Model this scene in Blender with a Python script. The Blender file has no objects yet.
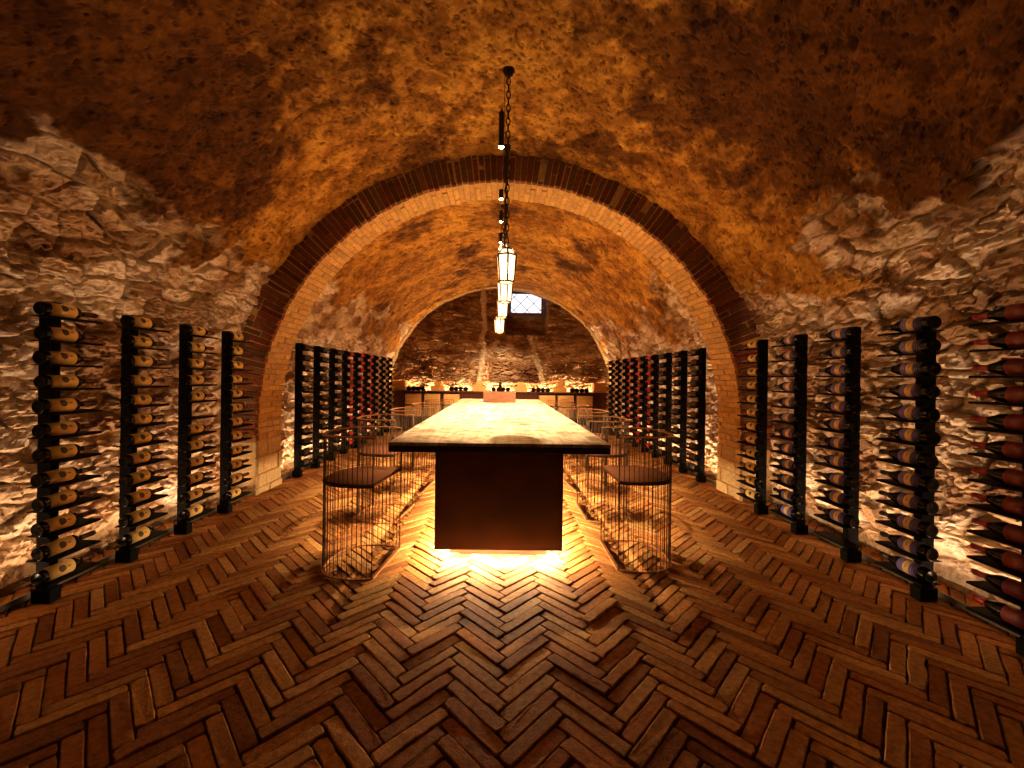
import bpy, bmesh, math, random
import numpy as np
from mathutils import Vector, Matrix
random.seed(7); RNG = np.random.default_rng(7)
PI = math.pi
SC = bpy.context.scene
COL = SC.collection
F, H = 405.0, 1.33            # focal length in pixels, camera height in metres

# ------------------------------------------------------------------ noise
def hsh(ix, iy, seed):
    h = (ix.astype(np.int64) * 374761393 + iy.astype(np.int64) * 668265263 + seed * 974634777) & 0xFFFFFFFF
    h = ((h ^ (h >> 13)) * 1274126177) & 0xFFFFFFFF
    h = ((h ^ (h >> 16)) * 2246822519) & 0xFFFFFFFF
    return ((h ^ (h >> 15)) & 0xFFFFFF) / float(0x1000000)

def vnoise(x, y, seed):
    ix, iy = np.floor(x), np.floor(y)
    fx, fy = x - ix, y - iy
    fx = fx * fx * (3 - 2 * fx); fy = fy * fy * (3 - 2 * fy)
    a, b = hsh(ix, iy, seed), hsh(ix + 1, iy, seed)
    c, d = hsh(ix, iy + 1, seed), hsh(ix + 1, iy + 1, seed)
    return (a * (1 - fx) + b * fx) * (1 - fy) + (c * (1 - fx) + d * fx) * fy

def fbm(x, y, octv=4, seed=1, gain=0.5):
    s, a, t = 0.0, 1.0, 0.0
    for k in range(octv):
        s = s + a * vnoise(x * 2 ** k + 17.3 * k, y * 2 ** k - 9.1 * k, seed + k)
        t += a; a *= gain
    return s / t

def voronoi(x, y, seed, jit=0.9):
    ix, iy = np.floor(x), np.floor(y)
    f1 = np.full(x.shape, 9.0); f2 = np.full(x.shape, 9.0)
    cid = np.zeros(x.shape); ox = np.zeros(x.shape); oy = np.zeros(x.shape)
    for a in (-1, 0, 1):
        for b in (-1, 0, 1):
            cx, cy = ix + a, iy + b
            px = cx + 0.5 + jit * (hsh(cx, cy, seed) - 0.5)
            py = cy + 0.5 + jit * (hsh(cx, cy, seed + 5) - 0.5)
            d = np.hypot(x - px, y - py)
            near = d < f1
            f2 = np.where(near, f1, np.minimum(f2, d))
            cid = np.where(near, hsh(cx, cy, seed + 9), cid)
            ox = np.where(near, x - px, ox); oy = np.where(near, y - py, oy)
            f1 = np.where(near, d, f1)
    return f1, f2, cid, ox, oy

def sstep(a, b, x):
    t = np.clip((x - a) / (b - a), 0, 1)
    return t * t * (3 - 2 * t)

# ------------------------------------------------------------------ materials
def new_mat(name):
    m = bpy.data.materials.new(name); m.use_nodes = True
    nt = m.node_tree
    return m, nt, nt.nodes['Principled BSDF']

def mat(name, col, rough=0.5, metal=0.0, var=0.0, scale=8.0, stretch=(1, 1, 1), bump=0.0, bscale=40.0, spec=0.5, col2=None, coords='Object'):
    m, nt, b = new_mat(name)
    b.inputs['Roughness'].default_value = rough
    b.inputs['Metallic'].default_value = metal
    b.inputs['Specular IOR Level'].default_value = spec
    b.inputs['Base Color'].default_value = (*col, 1)
    if var > 0 or col2 or bump > 0:
        tc = nt.nodes.new('ShaderNodeTexCoord'); mp = nt.nodes.new('ShaderNodeMapping')
        mp.inputs['Scale'].default_value = stretch
        nt.links.new(tc.outputs[coords], mp.inputs['Vector'])
    if var > 0 or col2:
        nz = nt.nodes.new('ShaderNodeTexNoise'); nz.inputs['Scale'].default_value = scale; nz.inputs['Detail'].default_value = 6
        nt.links.new(mp.outputs[0], nz.inputs['Vector'])
        cr = nt.nodes.new('ShaderNodeValToRGB')
        c2 = col2 or tuple(c * (1 - var) for c in col)
        cr.color_ramp.elements[0].position = 0.33; cr.color_ramp.elements[0].color = (*c2, 1)
        cr.color_ramp.elements[1].position = 0.66; cr.color_ramp.elements[1].color = (*col, 1)
        nt.links.new(nz.outputs['Fac'], cr.inputs['Fac']); nt.links.new(cr.outputs['Color'], b.inputs['Base Color'])
    if bump > 0:
        n2 = nt.nodes.new('ShaderNodeTexNoise'); n2.inputs['Scale'].default_value = bscale; n2.inputs['Detail'].default_value = 5
        nt.links.new(mp.outputs[0], n2.inputs['Vector'])
        bp = nt.nodes.new('ShaderNodeBump'); bp.inputs['Strength'].default_value = bump; bp.inputs['Distance'].default_value = 0.01
        nt.links.new(n2.outputs['Fac'], bp.inputs['Height']); nt.links.new(bp.outputs['Normal'], b.inputs['Normal'])
    return m

def emit(name, col, strength):
    m, nt, b = new_mat(name)
    b.inputs['Base Color'].default_value = (0.8, 0.7, 0.5, 1)
    b.inputs['Emission Color'].default_value = (*col, 1)
    b.inputs['Emission Strength'].default_value = strength
    return m

def attr_mat(name, rough, bump, bscale, spec=0.3, nvar=0.35, nscale=30.0):
    """colour from the mesh's own colour attribute (stone by stone, brick by brick), mottled by noise"""
    m, nt, b = new_mat(name)
    at = nt.nodes.new('ShaderNodeAttribute'); at.attribute_name = 'Col'
    tc = nt.nodes.new('ShaderNodeTexCoord')
    nz = nt.nodes.new('ShaderNodeTexNoise'); nz.inputs['Scale'].default_value = nscale; nz.inputs['Detail'].default_value = 6; nz.inputs['Roughness'].default_value = 0.65
    nt.links.new(tc.outputs['Object'], nz.inputs['Vector'])
    mr = nt.nodes.new('ShaderNodeMapRange'); mr.inputs['From Min'].default_value = 0.3; mr.inputs['From Max'].default_value = 0.7
    mr.inputs['To Min'].default_value = 1 - nvar; mr.inputs['To Max'].default_value = 1 + nvar * 0.6
    nt.links.new(nz.outputs['Fac'], mr.inputs['Value'])
    mx = nt.nodes.new('ShaderNodeVectorMath'); mx.operation = 'SCALE'
    nt.links.new(at.outputs['Color'], mx.inputs[0]); nt.links.new(mr.outputs[0], mx.inputs['Scale'])
    nt.links.new(mx.outputs[0], b.inputs['Base Color'])
    n2 = nt.nodes.new('ShaderNodeTexNoise'); n2.inputs['Scale'].default_value = bscale; n2.inputs['Detail'].default_value = 8; n2.inputs['Roughness'].default_value = 0.6
    nt.links.new(tc.outputs['Object'], n2.inputs['Vector'])
    bp = nt.nodes.new('ShaderNodeBump'); bp.inputs['Strength'].default_value = bump; bp.inputs['Distance'].default_value = 0.012
    nt.links.new(n2.outputs['Fac'], bp.inputs['Height']); nt.links.new(bp.outputs['Normal'], b.inputs['Normal'])
    b.inputs['Roughness'].default_value = rough; b.inputs['Specular IOR Level'].default_value = spec
    return m

LED = (1.0, 0.56, 0.24)
AMBER = (1.0, 0.50, 0.13)
M = dict(
    stone=attr_mat('rubble_stone_and_plaster', 0.9, 0.6, 45.0, 0.2),
    brick=attr_mat('floor_brick', 0.66, 0.5, 110.0, 0.07, 0.45, 38.0),
    archbrick=attr_mat('arch_brick', 0.85, 0.5, 50.0, 0.2),
    joint=mat('sand_joint', (0.045, 0.028, 0.016), 0.95, var=0.4, scale=30, bump=0.4),
    steel=mat('black_steel', (0.0035, 0.003, 0.0028), 0.6, 0.0, var=0.3, scale=20, spec=0.04),
    wire=mat('rusty_wire', (0.075, 0.042, 0.022), 0.5, 0.75, var=0.4, scale=14),
    rust=mat('rusty_band', (0.42, 0.165, 0.045), 0.5, 0.25, col2=(0.25, 0.09, 0.026), scale=18, bump=0.1),
    seat=mat('rust_brown_leather', (0.115, 0.036, 0.010), 0.65, 0.0, col2=(0.070, 0.021, 0.006), scale=9, bump=0.12, bscale=120, spec=0.15),
    panel=mat('weathered_steel_panel', (0.085, 0.028, 0.012), 0.55, 0.35, col2=(0.05, 0.017, 0.008), scale=5, bump=0.12, bscale=25),
    edge=mat('dark_edge_wood', (0.022, 0.013, 0.008), 0.6, var=0.3, scale=12, stretch=(1, 1, 8)),
    glass=mat('dark_bottle_glass', (0.004, 0.004, 0.003), 0.14, 0.0, spec=0.12),
    cap_brown=mat('wine_brown_capsule', (0.075, 0.018, 0.012), 0.35, 0.3),
    cap_black=mat('black_capsule', (0.012, 0.011, 0.012), 0.35, 0.3),
    cap_red=mat('red_capsule', (0.34, 0.010, 0.010), 0.4, 0.0),
    cap_gold=mat('cream_gold_capsule', (0.62, 0.42, 0.20), 0.45, 0.1),
    lab_red=mat('deep_red_label', (0.13, 0.006, 0.008), 0.55, var=0.12, scale=30),
    lab_bright=mat('bright_red_label', (0.62, 0.016, 0.012), 0.55, var=0.12, scale=30),
    lab_cream=mat('cream_label', (0.66, 0.47, 0.26), 0.6, var=0.15, scale=30),
    lab_dark=mat('charcoal_label', (0.045, 0.032, 0.024), 0.6, var=0.3, scale=30),
    oak=mat('orange_box_wood', (0.52, 0.25, 0.065), 0.6, col2=(0.40, 0.17, 0.04), scale=5, stretch=(1, 6, 10), bump=0.08),
    crate=mat('pale_crate_wood', (0.56, 0.31, 0.10), 0.65, col2=(0.44, 0.22, 0.065), scale=6, stretch=(1, 5, 12), bump=0.1),
    cabinet=mat('dark_red_cabinet_wood', (0.055, 0.014, 0.007), 0.6, spec=0.12, col2=(0.032, 0.009, 0.005), scale=6, stretch=(8, 1, 1)),
    planter=mat('faded_red_box_wood', (0.33, 0.145, 0.085), 0.65, col2=(0.24, 0.09, 0.05), scale=7, stretch=(1, 4, 8), bump=0.1),
    iron=mat('dark_wrought_iron', (0.025, 0.016, 0.010), 0.5, 0.7),
    brass=mat('dark_bronze', (0.11, 0.055, 0.022), 0.5, 0.5, var=0.4, scale=40),
    spotbody=mat('matt_black_lamp', (0.010, 0.009, 0.009), 0.6, 0.2),
    framewood=mat('window_frame_wood', (0.14, 0.05, 0.02), 0.6, var=0.35, scale=8),
    lead=mat('window_lead', (0.12, 0.13, 0.20), 0.6, 0.2),
    channel=mat('aluminium_channel', (0.09, 0.07, 0.05), 0.5, 0.6),
    led=emit('led_diffuser', (1.0, 0.42, 0.10), 4.0),
    led_table=emit('table_led_diffuser', (1.0, 0.68, 0.36), 1250.0),
    led_side=emit('table_side_led_diffuser', (1.0, 0.66, 0.33), 1300.0),
    led_counter=emit('counter_led_diffuser', (1.0, 0.60, 0.28), 800.0),
    bulb=emit('lantern_bulb', (1.0, 0.66, 0.33), 40.0),
    lens=emit('spot_lens', (1.0, 0.72, 0.42), 60.0),
    pane=emit('frosted_daylight_pane', (0.74, 0.80, 1.0), 1.5),
)

def tabletop_mat():
    m, nt, b = new_mat('worn_oak_tabletop')
    tc = nt.nodes.new('ShaderNodeTexCoord')
    def noise(scale, stretch, det=7, dist=0.0):
        mp = nt.nodes.new('ShaderNodeMapping'); mp.inputs['Scale'].default_value = stretch
        nz = nt.nodes.new('ShaderNodeTexNoise'); nz.inputs['Scale'].default_value = scale; nz.inputs['Detail'].default_value = det
        nz.inputs['Distortion'].default_value = dist
        nt.links.new(tc.outputs['Object'], mp.inputs['Vector']); nt.links.new(mp.outputs[0], nz.inputs['Vector'])
        return nz
    def ramp(src, p0, c0, p1, c1):
        r = nt.nodes.new('ShaderNodeValToRGB')
        r.color_ramp.elements[0].position = p0; r.color_ramp.elements[0].color = (*c0, 1)
        r.color_ramp.elements[1].position = p1; r.color_ramp.elements[1].color = (*c1, 1)
        nt.links.new(src.outputs['Fac'], r.inputs['Fac']); return r
    grain = ramp(noise(4.0, (9, 0.8, 1), 8, 0.6), 0.3, (0.27, 0.18, 0.10), 0.7, (0.54, 0.44, 0.31))
    stain = ramp(noise(4.5, (1.5, 1.9, 1), 9, 0.8), 0.40, (0.38, 0.31, 0.25), 0.52, (1, 1, 1))
    mx = nt.nodes.new('ShaderNodeMix'); mx.data_type = 'RGBA'; mx.blend_type = 'MULTIPLY'; mx.inputs['Factor'].default_value = 0.9
    nt.links.new(grain.outputs['Color'], mx.inputs[6]); nt.links.new(stain.outputs['Color'], mx.inputs[7])
    nt.links.new(mx.outputs[2], b.inputs['Base Color'])
    b.inputs['Roughness'].default_value = 0.5
    bp = nt.nodes.new('ShaderNodeBump'); bp.inputs['Strength'].default_value = 0.25; bp.inputs['Distance'].default_value = 0.006
    g2 = noise(10.0, (8, 0.7, 1)); nt.links.new(g2.outputs['Fac'], bp.inputs['Height']); nt.links.new(bp.outputs['Normal'], b.inputs['Normal'])
    return m
M['top'] = tabletop_mat()
def lantern_glass():
    m, nt, b = new_mat('lantern_glass')
    b.inputs['Base Color'].default_value = (0.9, 0.7, 0.4, 1)
    tr = nt.nodes.new('ShaderNodeBsdfTransparent'); tr.inputs[0].default_value = (1.0, 0.93, 0.80, 1)
    em = nt.nodes.new('ShaderNodeEmission'); em.inputs[0].default_value = (1.0, 0.70, 0.38, 1); em.inputs[1].default_value = 4.2
    ad = nt.nodes.new('ShaderNodeMixShader'); ad.inputs[0].default_value = 0.62
    nt.links.new(tr.outputs[0], ad.inputs[1]); nt.links.new(em.outputs[0], ad.inputs[2])
    nt.links.new(ad.outputs[0], nt.nodes['Material Output'].inputs[0])
    return m
M['lampglass'] = lantern_glass()

def label_mat(name, kind):
    """UV: u = arc length across the label in metres from its middle, v = metres along the bottle from the label's lower edge, over its height"""
    m, nt, b = new_mat(name)
    b.inputs['Roughness'].default_value = 0.6
    uv = nt.nodes.new('ShaderNodeUVMap'); sp = nt.nodes.new('ShaderNodeSeparateXYZ')
    nt.links.new(uv.outputs[0], sp.inputs[0])
    def math_(op, a, c=None):
        n = nt.nodes.new('ShaderNodeMath'); n.operation = op
        for i, v in enumerate((a, c)):
            if v is None: continue
            if isinstance(v, (int, float)): n.inputs[i].default_value = v
            else: nt.links.new(v, n.inputs[i])
        return n.outputs[0]
    u, v = sp.outputs[0], sp.outputs[1]
    def mix(fac, a, c):
        n = nt.nodes.new('ShaderNodeMix'); n.data_type = 'RGBA'
        nt.links.new(fac, n.inputs[0])
        for i, x in ((6, a), (7, c)):
            if isinstance(x, tuple): n.inputs[i].default_value = (*x, 1)
            else: nt.links.new(x, n.inputs[i])
        return n.outputs[2]
    if kind == 'yellow':
        nz = nt.nodes.new('ShaderNodeTexNoise'); nz.inputs['Scale'].default_value = 260; nz.inputs['Detail'].default_value = 2
        nt.links.new(uv.outputs[0], nz.inputs['Vector'])
        du, dv = math_('SUBTRACT', u, 0.0), math_('SUBTRACT', v, 0.066)
        r = math_('SQRT', math_('ADD', math_('MULTIPLY', du, du), math_('MULTIPLY', dv, dv)))
        disc = math_('LESS_THAN', math_('ADD', r, math_('MULTIPLY', nz.outputs['Fac'], 0.014)), 0.0265)
        bar = math_('MULTIPLY', math_('LESS_THAN', math_('ABSOLUTE', du), 0.0035), math_('LESS_THAN', math_('ABSOLUTE', math_('SUBTRACT', v, 0.100)), 0.010))
        rim = math_('LESS_THAN', math_('ABSOLUTE', math_('SUBTRACT', v, 0.0065)), 0.0012)
        c = mix(disc, (0.80, 0.54, 0.17), (0.05, 0.022, 0.015))
        c = mix(bar, c, (0.16, 0.07, 0.03)); c = mix(rim, c, (0.42, 0.24, 0.07))
    else:
        band = math_('LESS_THAN', math_('ABSOLUTE', math_('SUBTRACT', v, 0.064)), 0.0185)
        wave = math_('GREATER_THAN', math_('SINE', math_('MULTIPLY', v, 2 * PI / 0.013)), 0.55)
        c = mix(wave, (0.070, 0.060, 0.40), (0.34, 0.26, 0.36))
        c = mix(band, c, (0.74, 0.50, 0.20))
        e = math_('MULTIPLY', math_('LESS_THAN', math_('ABSOLUTE', math_('SUBTRACT', v, 0.064)), 0.004), math_('LESS_THAN', math_('ABSOLUTE', u), 0.012))
        c = mix(e, c, (0.36, 0.2, 0.08))
    nt.links.new(c, b.inputs['Base Color'])
    return m
M['lab_yellow'] = label_mat('cream_yellow_label', 'yellow')
M['lab_blue'] = label_mat('blue_gold_label', 'blue')

# ------------------------------------------------------------------ object helpers
def link(o, parent=None):
    COL.objects.link(o)
    if parent is not None: o.parent = parent
    return o

def mesh(name, verts, faces, m, parent=None, smooth=False):
    me = bpy.data.meshes.new(name); me.from_pydata([tuple(v) for v in verts], [], faces)
    me.materials.append(m)
    if smooth: me.polygons.foreach_set('use_smooth', [True] * len(me.polygons))
    me.update()
    return link(bpy.data.objects.new(name, me), parent)

class MB:
    """collects solids and builds ONE mesh object from them"""
    def __init__(s): s.v, s.f, s.sm = [], [], []
    def add(s, verts, faces, smooth=False):
        o = len(s.v); s.v += [tuple(v) for v in verts]; s.f += [tuple(i + o for i in f) for f in faces]; s.sm += [smooth] * len(faces)
        return s
    def box(s, x0, x1, y0, y1, z0, z1, bev=0.0, mtx=None):
        """box whose twelve edges are chamfered by bev"""
        if bev <= 0:
            vs = [(x, y, z) for z in (z0, z1) for y in (y0, y1) for x in (x0, x1)]
            fs = [(0, 2, 3, 1), (4, 5, 7, 6), (0, 1, 5, 4), (2, 6, 7, 3), (0, 4, 6, 2), (1, 3, 7, 5)]
        else:
            b = bm_box(x1 - x0, y1 - y0, z1 - z0, bev)
            vs = [(v[0] + (x0 + x1) / 2, v[1] + (y0 + y1) / 2, v[2] + (z0 + z1) / 2) for v in b[0]]; fs = b[1]
        if mtx is not None: vs = [tuple(mtx @ Vector(v)) for v in vs]
        return s.add(vs, fs)
    def tube(s, pts, r, n=6, closed=False, cap=True):
        pts = [Vector(p) for p in pts]; k = len(pts); vs, fs = [], []
        up = None
        for i, p in enumerate(pts):
            a = pts[(i - 1) % k] if closed or i > 0 else p
            b = pts[(i + 1) % k] if closed or i < k - 1 else p
            t = (b - a).normalized()
            if up is None:
                up = Vector((0, 0, 1)) if abs(t.z) < 0.9 else Vector((1, 0, 0))
            u = (up - t * up.dot(t)).normalized(); w = t.cross(u); up = u
            for j in range(n):
                q = 2 * PI * j / n
                vs.append(p + (u * math.cos(q) + w * math.sin(q)) * r)
        for i in range(k if closed else k - 1):
            for j in range(n):
                i2 = (i + 1) % k
                fs.append((i * n + j, i * n + (j + 1) % n, i2 * n + (j + 1) % n, i2 * n + j))
        if cap and not closed:
            fs.append(tuple(reversed(range(n)))); fs.append(tuple(range((k - 1) * n, k * n)))
        return s.add(vs, fs, True)
    def lathe(s, prof, n=24, at=(0, 0, 0), smooth=True):
        vs, fs = [], []
        for r, z in prof:
            for j in range(n):
                q = 2 * PI * j / n; vs.append((at[0] + r * math.cos(q), at[1] + r * math.sin(q), at[2] + z))
        for i in range(len(prof) - 1):
            for j in range(n):
                fs.append((i * n + j, i * n + (j + 1) % n, (i + 1) * n + (j + 1) % n, (i + 1) * n + j))
        fs.append(tuple(reversed(range(n)))); fs.append(tuple(range((len(prof) - 1) * n, len(prof) * n)))
        return s.add(vs, fs, smooth)
    def build(s, name, m, parent=None):
        me = bpy.data.meshes.new(name); me.from_pydata(s.v, [], s.f); me.materials.append(m)
        me.polygons.foreach_set('use_smooth', s.sm); me.update()
        return link(bpy.data.objects.new(name, me), parent)

_bc = {}
def bm_box(w, d, h, bev):
    key = (round(w, 5), round(d, 5), round(h, 5), bev)
    if key not in _bc:
        bm = bmesh.new(); bmesh.ops.create_cube(bm, size=1.0)
        for v in bm.verts: v.co = Vector((v.co.x * w, v.co.y * d, v.co.z * h))
        bmesh.ops.bevel(bm, geom=bm.edges[:], offset=min(bev, 0.45 * min(w, d, h)), segments=2, profile=0.5, affect='EDGES')
        bm.verts.index_update()
        _bc[key] = ([tuple(v.co) for v in bm.verts], [tuple(v.index for v in f.verts) for f in bm.faces]); bm.free()
    return _bc[key]

def tag(o, label, cat, group=None, kind=None):
    o['label'] = label; o['category'] = cat
    if group: o['group'] = group
    if kind: o['kind'] = kind
    return o

def empty(name, loc, label, cat, group=None, rz=0.0):
    o = bpy.data.objects.new(name, None); COL.objects.link(o); o.empty_display_size = 0.05
    o.location = loc; o.rotation_euler = (0, 0, rz)
    return tag(o, label, cat, group)

def copy_tree(o, parent=None):
    c = o.copy(); COL.objects.link(c)
    if parent is not None: c.parent = parent
    for ch in list(o.children): copy_tree(ch, c)
    return c

def struct(o):
    o['kind'] = 'structure'; return o

def grid_mesh(name, P, C, m):
    """P (a,b,3) points and C (a,b,3) the thing's own colours -> one mesh"""
    a, b = P.shape[:2]
    me = bpy.data.meshes.new(name)
    idx = np.arange(a * b).reshape(a, b)
    q = np.stack([idx[:-1, :-1], idx[1:, :-1], idx[1:, 1:], idx[:-1, 1:]], -1).reshape(-1, 4)
    me.vertices.add(a * b); me.vertices.foreach_set('co', P.reshape(-1).astype(np.float32))
    me.loops.add(q.size); me.loops.foreach_set('vertex_index', q.reshape(-1).astype(np.int32))
    me.polygons.add(len(q)); me.polygons.foreach_set('loop_start', np.arange(0, q.size, 4, dtype=np.int32))
    me.polygons.foreach_set('loop_total', np.full(len(q), 4, dtype=np.int32))
    me.polygons.foreach_set('use_smooth', np.zeros(len(q), dtype=bool))
    me.update(calc_edges=True)
    at = me.attributes.new('Col', 'FLOAT_COLOR', 'POINT')
    at.data.foreach_set('color', np.concatenate([C, np.ones((a, b, 1))], -1).reshape(-1).astype(np.float32))
    me.materials.append(m); me.validate()
    return link(bpy.data.objects.new(name, me))

# ------------------------------------------------------------------ rubble stone and plaster
def lerp(a, b, t): return a * (1 - t[..., None]) + b * t[..., None]
V3 = lambda *c: np.array(c, dtype=float)

def rubble(u, v, seed, sx=0.27, sy=0.15, amp=0.050):
    """u along the wall, v up it (metres) -> relief in metres, stone colours"""
    wx = (fbm(u * 3.1, v * 3.1, 3, seed) - 0.5) * 0.22; wy = (fbm(u * 3.7, v * 3.7, 3, seed + 20) - 0.5) * 0.16
    f1, f2, cid, ox, oy = voronoi((u + wx) / sx, (v + wy) / sy, seed + 1)
    g1, g2, gid, _, _ = voronoi((u + wx) / (sx * 0.36), (v + wy) / (sy * 0.42), seed + 40)
    edge = sstep(0.02, 0.17, f2 - f1)
    small = hsh(np.floor(cid * 9999), np.floor(cid * 777), 3) < 0.30     # some cells are packed with rubble
    edge = np.where(small, edge * (0.25 + 0.75 * sstep(0.03, 0.35, g2 - g1)), edge)
    r2 = hsh(np.floor(cid * 5000), np.floor(cid * 3000), 11); r3 = hsh(np.floor(cid * 4000), np.floor(cid * 7000), 12)
    tilt = ox * (r2 - 0.5) * 0.04 + oy * (r3 - 0.6) * 0.045
    k1, k2, kid, kx, ky = voronoi((u + wx * 0.6) / 0.075, (v + wy * 0.6) / 0.040, seed + 55)
    facet = (kid - 0.5) * 0.011 + kx * (hsh(np.floor(kid * 9000), np.floor(kid * 8000), 5) - 0.5) * 0.013 + ky * (hsh(np.floor(kid * 6000), np.floor(kid * 5000), 6) - 0.6) * 0.018
    rough = (fbm(u * 14, v * 26, 6, seed + 60, 0.65) - 0.5)
    chip = np.abs(fbm(u * 7, v * 11, 4, seed + 70) - 0.5) * 2
    hgt = edge * amp * (0.35 + 0.9 * cid) + tilt * edge + rough * 0.024 + facet + (1 - sstep(0.0, 0.18, chip)) * -0.018
    hgt = hgt + (np.where(small, gid, 0.5) - 0.5) * 0.022
    pal = np.array([(0.70, 0.56, 0.43), (0.62, 0.48, 0.35), (0.55, 0.40, 0.26), (0.44, 0.30, 0.19), (0.66, 0.53, 0.43), (0.28, 0.17, 0.095), (0.60, 0.45, 0.30)])
    c = pal[np.minimum((np.where(small, gid, r2) * len(pal)).astype(int), len(pal) - 1)]
    mort = V3(0.46, 0.34, 0.22)
    c = lerp(np.broadcast_to(mort, c.shape), c, sstep(0.05, 0.2, f2 - f1))
    stain = sstep(0.50, 0.66, fbm(u * 2.1, v * 2.6, 4, seed + 80))
    c = lerp(c, c * V3(0.62, 0.50, 0.39), stain)
    return hgt, c

def plaster(u, v, seed, stain_shade):
    hgt = (fbm(u * 4, v * 4, 4, seed, 0.5) - 0.5) * 0.060 + (fbm(u * 30, v * 30, 4, seed + 9, 0.6) - 0.5) * 0.014
    # crusty coats: where the top coat has flaked away the darker one below shows
    f1 = fbm(u * 5.5, v * 5.5, 6, seed + 31, 0.62); f2 = fbm(u * 14 + 3, v * 14, 5, seed + 41, 0.6)
    p1 = sstep(0.43, 0.50, f1); p2 = sstep(0.40, 0.50, f2)
    hgt = hgt + p1 * 0.007 + p2 * 0.005
    t = fbm(u * 2.6, v * 2.6, 5, seed + 50, 0.6)
    c = lerp(np.broadcast_to(V3(0.36, 0.170, 0.026), t.shape + (3,)), np.broadcast_to(V3(0.55, 0.285, 0.046), t.shape + (3,)), sstep(0.36, 0.62, t))
    c = lerp(c * V3(0.70, 0.63, 0.56), c, p1); c = lerp(c * V3(0.68, 0.61, 0.54), c, p2)
    g = fbm(u * 38, v * 38, 3, seed + 61, 0.6); c = c * (0.72 + 0.56 * g[..., None])
    d = sstep(0.45, 0.62, 0.72 * fbm(u * 1.5 + 5, v * 1.5, 5, seed + 90, 0.62) + 0.28 * fbm(u * 9, v * 9, 5, seed + 95, 0.7) + stain_shade)  # random dark stains, thickened where corner shade is painted in
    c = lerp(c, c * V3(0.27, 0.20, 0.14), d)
    sp = sstep(0.64, 0.69, fbm(u * 27, v * 27, 4, seed + 97, 0.6)); hgt = hgt - sp * 0.007
    c = lerp(c, c * V3(0.45, 0.37, 0.30), sp)
    return hgt, c

def vault(name, y0, y1, ax, az, cz, seed, step, stone_top, stain_shade_fn, plaster_mix=1.0):
    n_arc = int(PI * (ax + az) / 2 / step); n_w = max(3, int(cz / step))
    q = np.linspace(PI, 0, n_arc)
    px = np.concatenate([np.full(n_w, -ax), ax * np.cos(q), np.full(n_w, ax)])
    pz = np.concatenate([np.linspace(-0.04, cz, n_w, endpoint=False), cz + az * np.sin(q), np.linspace(cz, -0.04, n_w + 1)[1:]])
    nx = np.concatenate([np.full(n_w, 1.0), -np.cos(q), np.full(n_w, -1.0)])
    nz = np.concatenate([np.zeros(n_w), -np.sin(q), np.zeros(n_w)])
    s = np.concatenate([[0], np.cumsum(np.hypot(np.diff(px), np.diff(pz)))])
    ys = np.linspace(y0, y1, int((y1 - y0) / step) + 1)
    S, Y = np.meshgrid(s, ys, indexing='ij'); Z = np.broadcast_to(pz[:, None], S.shape); X = np.broadcast_to(px[:, None], S.shape)
    hs, cs = rubble(Y, S, seed); hp, cp = plaster(Y, S, seed + 200, stain_shade_fn(X, Y, Z))
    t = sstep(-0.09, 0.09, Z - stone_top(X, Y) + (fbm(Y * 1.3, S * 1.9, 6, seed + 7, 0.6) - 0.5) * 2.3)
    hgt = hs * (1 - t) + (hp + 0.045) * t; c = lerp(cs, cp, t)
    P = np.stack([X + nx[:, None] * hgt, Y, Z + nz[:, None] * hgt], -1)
    c = np.clip(c, 0, 1)
    i0 = int(np.argmax(pz > 1.95)); i1 = len(pz) - 1 - int(np.argmax(pz[::-1] > 1.95))
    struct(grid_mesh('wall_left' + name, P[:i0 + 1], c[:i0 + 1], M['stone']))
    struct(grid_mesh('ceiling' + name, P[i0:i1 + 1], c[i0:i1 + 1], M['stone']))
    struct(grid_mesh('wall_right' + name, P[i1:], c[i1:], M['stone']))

AX1, AZ1, CZ1 = 2.96, 2.90, 0.87
AX2, AZ2, CZ2 = 2.87, 2.85, 0.735
ARCH0, ARCH1, BACK = 4.37, 4.90, 10.1
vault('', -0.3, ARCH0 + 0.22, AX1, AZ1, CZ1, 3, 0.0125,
             lambda X, Y: 2.15 + 0 * X, lambda X, Y, Z: 0.18 * sstep(3.9, 2.2, Y) * sstep(0.3, 1.8, np.abs(X)) - 0.04)  # painted shade: plaster darkens towards the sides and the camera end
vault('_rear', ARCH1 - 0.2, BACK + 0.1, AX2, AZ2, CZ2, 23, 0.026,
             lambda X, Y: 2.25 + 0 * X, lambda X, Y, Z: -0.06 + 0 * X)

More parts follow.
